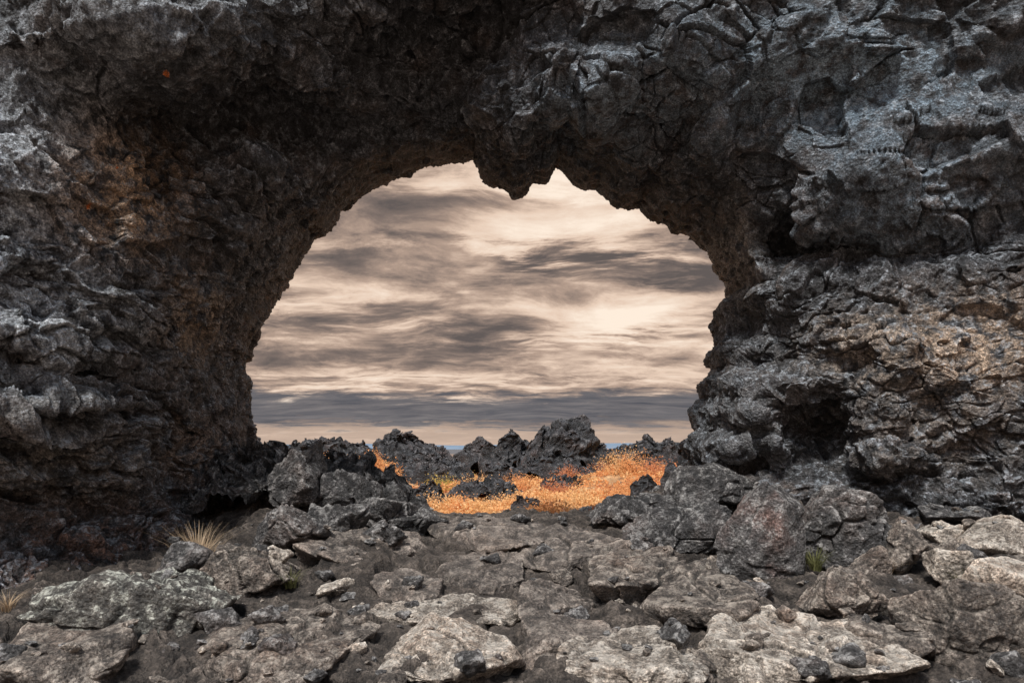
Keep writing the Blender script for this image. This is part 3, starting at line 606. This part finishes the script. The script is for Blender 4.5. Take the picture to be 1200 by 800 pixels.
S_ = [
 (500, 24, 1.6, .6, L_gold, 'golden shrub at the left front of the moor above the sill'), (545, 23, 1.3, .5, L_orange, 'orange shrub just beyond the middle of the sill'), (590, 27, 1.5, .55, L_gold, 'gold shrub in front of the lone dark rock'), (640, 24, 1.8, .7, L_orange, 'wide orange shrub right of the lone dark rock'),
 (682, 26, 1.7, .8, L_gold, 'bright golden shrub in front of the lava shoulder'), (716, 30, 1.9, 1.0, L_orange, 'orange shrub at the right front of the moor'), (745, 34, 2.0, 1.1, L_orange, 'orange shrub half way up the right rise'),
 (726, 42, 2.8, 1.7, L_gold, 'tall golden shrub beside the tallest pillar'), (750, 41, 2.8, 1.5, L_orange, 'tallest orange shrub on the right rise'), (774, 40, 2.2, 1.2, L_rust, 'rusty red shrub near the right pier on the rise'), (718, 50, 2.8, 1.8, L_rust, 'rust coloured shrub behind the tall golden shrub'), (786, 44, 2.0, .9, L_orange, 'low orange shrub beside the right pier'),
 (615, 38, 2.2, 1.0, L_orange, 'orange shrub at the foot of the lava shoulder'), (650, 36, 2.0, .9, L_rust, 'russet shrub under the tallest pillar'), (668, 42, 2.2, 1.1, L_rust, 'rusty shrub pressed against the tallest pillar'), (560, 42, 2.4, 1.0, L_gold, 'golden shrub behind the lone dark rock'),
 (520, 40, 2.4, 1.0, L_olive, 'olive shrub right of the grey lava slope'), (532, 52, 2.6, 1.2, L_olive, 'yellow green shrub under the blue gap'), (388, 42, 1.9, 1.5, L_orange, 'leftmost orange shrub near the dark mound'), (408, 43, 1.9, 1.2, L_gold, 'golden shrub below the lumpy ridge'), (457, 39, 2.0, 1.9, L_orange, 'orange shrub at the top of the grey lava slope'), (434, 44, 1.7, 1.5, L_orange, 'orange shrub between the lumpy and peaked ridges'),
 (596, 48, 2.6, 1.1, L_orange, 'orange shrub in front of the jagged pillar'), (490, 32, 1.8, .8, L_orange, 'orange shrub below the grey lava slope'),
]
for k, a in enumerate(S_): shrub(*a, 800+k)
r = np.random.default_rng(55); n = 300000
Yd = 16*(140/16)**r.random(n); px = r.uniform(280, 830, n); x = (px-CX)/F*Yd; g = gbase(x, Yd)
den = fbm(np.stack([x*.4, Yd*.4, x*0], 1), 4, 141)-.22*sstep(475, 430, px); keep = den > .0; x, Yd, g, den = x[keep], Yd[keep], g[keep], den[keep]
z = g+0.30*fbm(np.stack([x, Yd, x*0], 1)*.13, 5, 31)+(0.08+0.7*np.clip(den+.05, 0, 1))*r.random(len(x))
V, Fc = quads(np.stack([x, Yd, z], 1), (0.016+0.0014*Yd)*r.uniform(.6, 1.5, len(x)), r)
sc = mesh_np('ground_cover', V, Fc, [L_gold, L_orange, L_rust], smooth=False)
mi = (np.clip(1.0+2.4*fbm(np.stack([x*.25, Yd*.25, x*0+4], 1), 3, 145)+r.normal(size=len(x))*.3, 0, 2)).astype(np.int32); sc.data.polygons.foreach_set('material_index', mi)
tag(sc, 'low orange and gold autumn scrub carpeting the moor', 'scrub', kind='stuff')

def tuft(px, py, h, n, mat, label, seed, spread=.5, group=None, dz=0.0):
    r = np.random.default_rng(seed); x, Yd, z = hit(px, py); z = max(z, gtrue(x, Yd)); V = []; Fc = []
    for k in range(n):
        an = r.uniform(0, 6.28); b = np.array([math.cos(an), math.sin(an), 0])*abs(r.normal())*h*.18
        ln = h*r.uniform(.5, 1.15); out = r.uniform(.1, spread)*1.6; wd = 0.0045*r.uniform(.7, 1.4); sd = np.array([-math.sin(an), math.cos(an), 0]); dr = np.array([math.cos(an), math.sin(an), 0])
        i0 = len(V)
        for t in (0, .35, .7, 1):
            c = b+dr*ln*out*t*t+np.array([0, 0, ln*(t-.25*out*t*t)]); ww = wd*(1-t*.9); V += [c-sd*ww, c+sd*ww]
        for t in range(3): q = i0+2*t; Fc.append([q, q+1, q+3, q+2])
    o = mesh_np('grass_tuft', np.array(V), np.array(Fc), mat, loc=(x, Yd, z+dz), smooth=False); tag(o, label, 'grass', group)
tuft(232, 664, .46, 260, G_dry, 'dry tan grass tuft at the foot of the left pier', 1, .6)
tuft(340, 688, .2, 70, G_green, 'small greenish tuft beside the square dark block', 2, .7)
tuft(8, 716, .2, 60, G_dry, 'thin dry tuft at the left edge under the wall', 3, .7)
tuft(955, 668, .24, 110, G_green, 'green grass tuft right of the rusty boulder', 4, .8)
tuft(1035, 672, .22, 90, G_dry, 'yellowed tuft under the pointed leaning rock', 5, .8)
tuft(1130, 690, .2, 80, G_green, 'green tuft beside the lower pale boulder at the right edge', 6, .8)
tuft(1100, 596, .25, 90, G_dry, 'pale tuft at the foot of the right pier', 7, .7)
tuft(1172, 604, .22, 80, G_grey, 'grey green tuft above the rounded boulder at the right edge', 8, .8)

# ------------------------------------------------------------------ world
w = bpy.data.worlds.new("World"); scene.world = w; w.use_nodes = True; nt = w.node_tree; nt.nodes.clear()
SUN_EL, SUN_AZ = math.radians(57), math.radians(208)
tc = nd(nt, 'ShaderNodeTexCoord'); dirv = tc.outputs['Generated']
sp = nd(nt, 'ShaderNodeSeparateXYZ', i_0=dirv); dx, dy, dz = sp.outputs
zc = math_(nt, 'ADD', math_(nt, 'MAXIMUM', dz, 0.0), 0.16)
pp = nd(nt, 'ShaderNodeCombineXYZ', i_0=math_(nt, 'DIVIDE', dx, zc), i_1=math_(nt, 'DIVIDE', dy, zc), i_2=0.37).outputs[0]
wn = nd(nt, 'ShaderNodeTexNoise', i_Vector=pp, i_Scale=2.0, i_Detail=2.0)
wv = nd(nt, 'ShaderNodeVectorMath', operation='MULTIPLY_ADD'); nt.links.new(wn.outputs['Color'], wv.inputs[0]); wv.inputs[1].default_value = (0.35, 0.3, 0); nt.links.new(pp, wv.inputs[2])
mp = nd(nt, 'ShaderNodeMapping', i_Vector=wv.outputs[0]); mp.inputs['Scale'].default_value = (0.9, 1.15, 1); mp.inputs['Location'].default_value = (5.2, 2.9, 0); mp.inputs['Rotation'].default_value = (0, 0, -.45)
mq = nd(nt, 'ShaderNodeMapping', i_Vector=pp); mq.inputs['Scale'].default_value = (0.9, 1.0, 1); mq.inputs['Location'].default_value = (1.2, 7.9, 0)
ms = nd(nt, 'ShaderNodeMapping', i_Vector=wv.outputs[0]); ms.inputs['Scale'].default_value = (1.0, 3.2, 1); ms.inputs['Rotation'].default_value = (0, 0, -.75)
nA = noise(nt, mq.outputs[0], 1.3, 4, 0.55); nB = noise(nt, mp.outputs[0], 2.1, 13, 0.68); nC = noise(nt, ms.outputs[0], 2.4, 10, 0.66)
cn = math_(nt, 'ADD', math_(nt, 'MULTIPLY', nA, 0.26), math_(nt, 'ADD', math_(nt, 'MULTIPLY', nB, 0.48), math_(nt, 'MULTIPLY', nC, 0.26)))
# individual cloud bars and breaks, by compass bearing and elevation (ragged by the same noise)
az = nd(nt, 'ShaderNodeMath', operation='ARCTAN2'); nt.links.new(dx, az.inputs[0]); nt.links.new(dy, az.inputs[1]); az = az.outputs[0]
el0 = math_(nt, 'ARCSINE', dz)
azw = math_(nt, 'ADD', az, math_(nt, 'MULTIPLY', math_(nt, 'SUBTRACT', nA, 0.5), 0.15))
elw = math_(nt, 'ADD', el0, math_(nt, 'MULTIPLY', math_(nt, 'SUBTRACT', nC, 0.5), 0.12))
def cloudbar(px, py, sx, sy, amp, slope=0.0):
    a0 = math.atan((px-CX)/F); e0 = math.atan((HY-py)/F*math.cos(a0))
    u = math_(nt, 'DIVIDE', math_(nt, 'SUBTRACT', azw, a0), sx/F)
    v = math_(nt, 'DIVIDE', math_(nt, 'SUBTRACT', math_(nt, 'MULTIPLY_ADD', math_(nt, 'SUBTRACT', azw, a0), -slope, elw), e0), sy/F)
    q = math_(nt, 'MULTIPLY_ADD', u, u, math_(nt, 'MULTIPLY', v, v))
    return math_(nt, 'MULTIPLY', math_(nt, 'EXPONENT', math_(nt, 'MULTIPLY', q, -1.0)), amp)
for a in ((750, 314, 100, 13, -.18, -.12), (530, 238, 130, 18, -.08, .1), (430, 392, 190, 18, -.07, .0), (610, 306, 80, 8, -.10, -.22), (600, 410, 260, 12, -.065, .03), (410, 300, 110, 10, -.05, .12),
          (650, 270, 140, 24, .10, .05), (740, 374, 85, 24, .17, .08), (660, 208, 120, 22, .13, 0), (380, 340, 100, 18, .05, .1), (480, 440, 260, 8, .06, 0)):
    cn = math_(nt, 'ADD', cn, cloudbar(*a))
cc = ramp(nt, cn, [(0.385, (0.125, 0.105, 0.10)), (0.445, (0.235, 0.180, 0.155)), (0.50, (0.46, 0.335, 0.265)), (0.56, (0.80, 0.61, 0.48)), (0.65, (1.0, 0.85, 0.71))])
el = math_(nt, 'ADD', dz, math_(nt, 'ADD', math_(nt, 'MULTIPLY', math_(nt, 'SUBTRACT', nB, 0.5), 0.06), math_(nt, 'MULTIPLY', math_(nt, 'SUBTRACT', nC, 0.5), 0.05)))
bank = ramp(nt, el, [(0.028, 0.0), (0.038, 0.97), (0.072, 0.95), (0.086, 0.0)])
cc = mix(nt, ramp(nt, el, [(0.018, 0.85), (0.04, 0.0)]), cc, (0.58, 0.435, 0.345))
cc = mix(nt, bank, cc, mix(nt, math_(nt, 'MULTIPLY_ADD', nC, 2.2, -0.6, clamp=True), (0.065, 0.073, 0.094), (0.22, 0.205, 0.21)))
back = ramp(nt, math_(nt, 'MULTIPLY_ADD', dy, -0.5, 0.5), [(0.35, 0.0), (0.75, 1.0)])  # unseen sky behind the camera, brightened as added fill for the rock face
hi = math_(nt, 'MAXIMUM', ramp(nt, dz, [(0.45, 0.0), (0.75, 1.0)]), math_(nt, 'MULTIPLY', back, ramp(nt, dz, [(0.25, 0.0), (0.55, 1.0)])))
cc = mix(nt, hi, cc, mix(nt, nA, (0.48, 0.58, 0.72), (0.80, 0.93, 1.10)))
sky = nd(nt, 'ShaderNodeTexSky', sky_type='NISHITA', sun_disc=False, sun_elevation=SUN_EL, sun_rotation=SUN_AZ)
b1 = nd(nt, 'ShaderNodeBackground', i_Color=sky.outputs[0], i_Strength=0.1)
b2 = nd(nt, 'ShaderNodeBackground', i_Color=cc, i_Strength=1.0)
cover = ramp(nt, dz, [(0.45, 1.0), (0.8, 0.7)])
mx = nd(nt, 'ShaderNodeMixShader', i_Fac=cover, i_1=b1.outputs[0], i_2=b2.outputs[0])
nd(nt, 'ShaderNodeOutputWorld', i_Surface=mx.outputs[0])

sl = bpy.data.lights.new('sun', 'SUN'); sl.energy = 4.5; sl.angle = math.radians(10); sl.color = (1.0, 0.97, 0.93)
so = bpy.data.objects.new('sun', sl); col.objects.link(so)
sd = Vector((math.sin(SUN_AZ)*math.cos(SUN_EL), math.cos(SUN_AZ)*math.cos(SUN_EL), math.sin(SUN_EL)))
so.rotation_euler = (-sd).to_track_quat('-Z', 'Y').to_euler(); so.location = sd*20

cam = bpy.data.cameras.new('camera'); co = bpy.data.objects.new('camera', cam); col.objects.link(co)
co.location = (0, 0, H); co.rotation_euler = (math.radians(90), 0, 0)
cam.lens = 24; cam.sensor_width = 36; cam.shift_y = 125/1200; cam.clip_start = 0.1; cam.clip_end = 12000
scene.camera = co
scene.view_settings.view_transform = 'Standard'; scene.view_settings.look = 'None'; scene.view_settings.exposure = 0
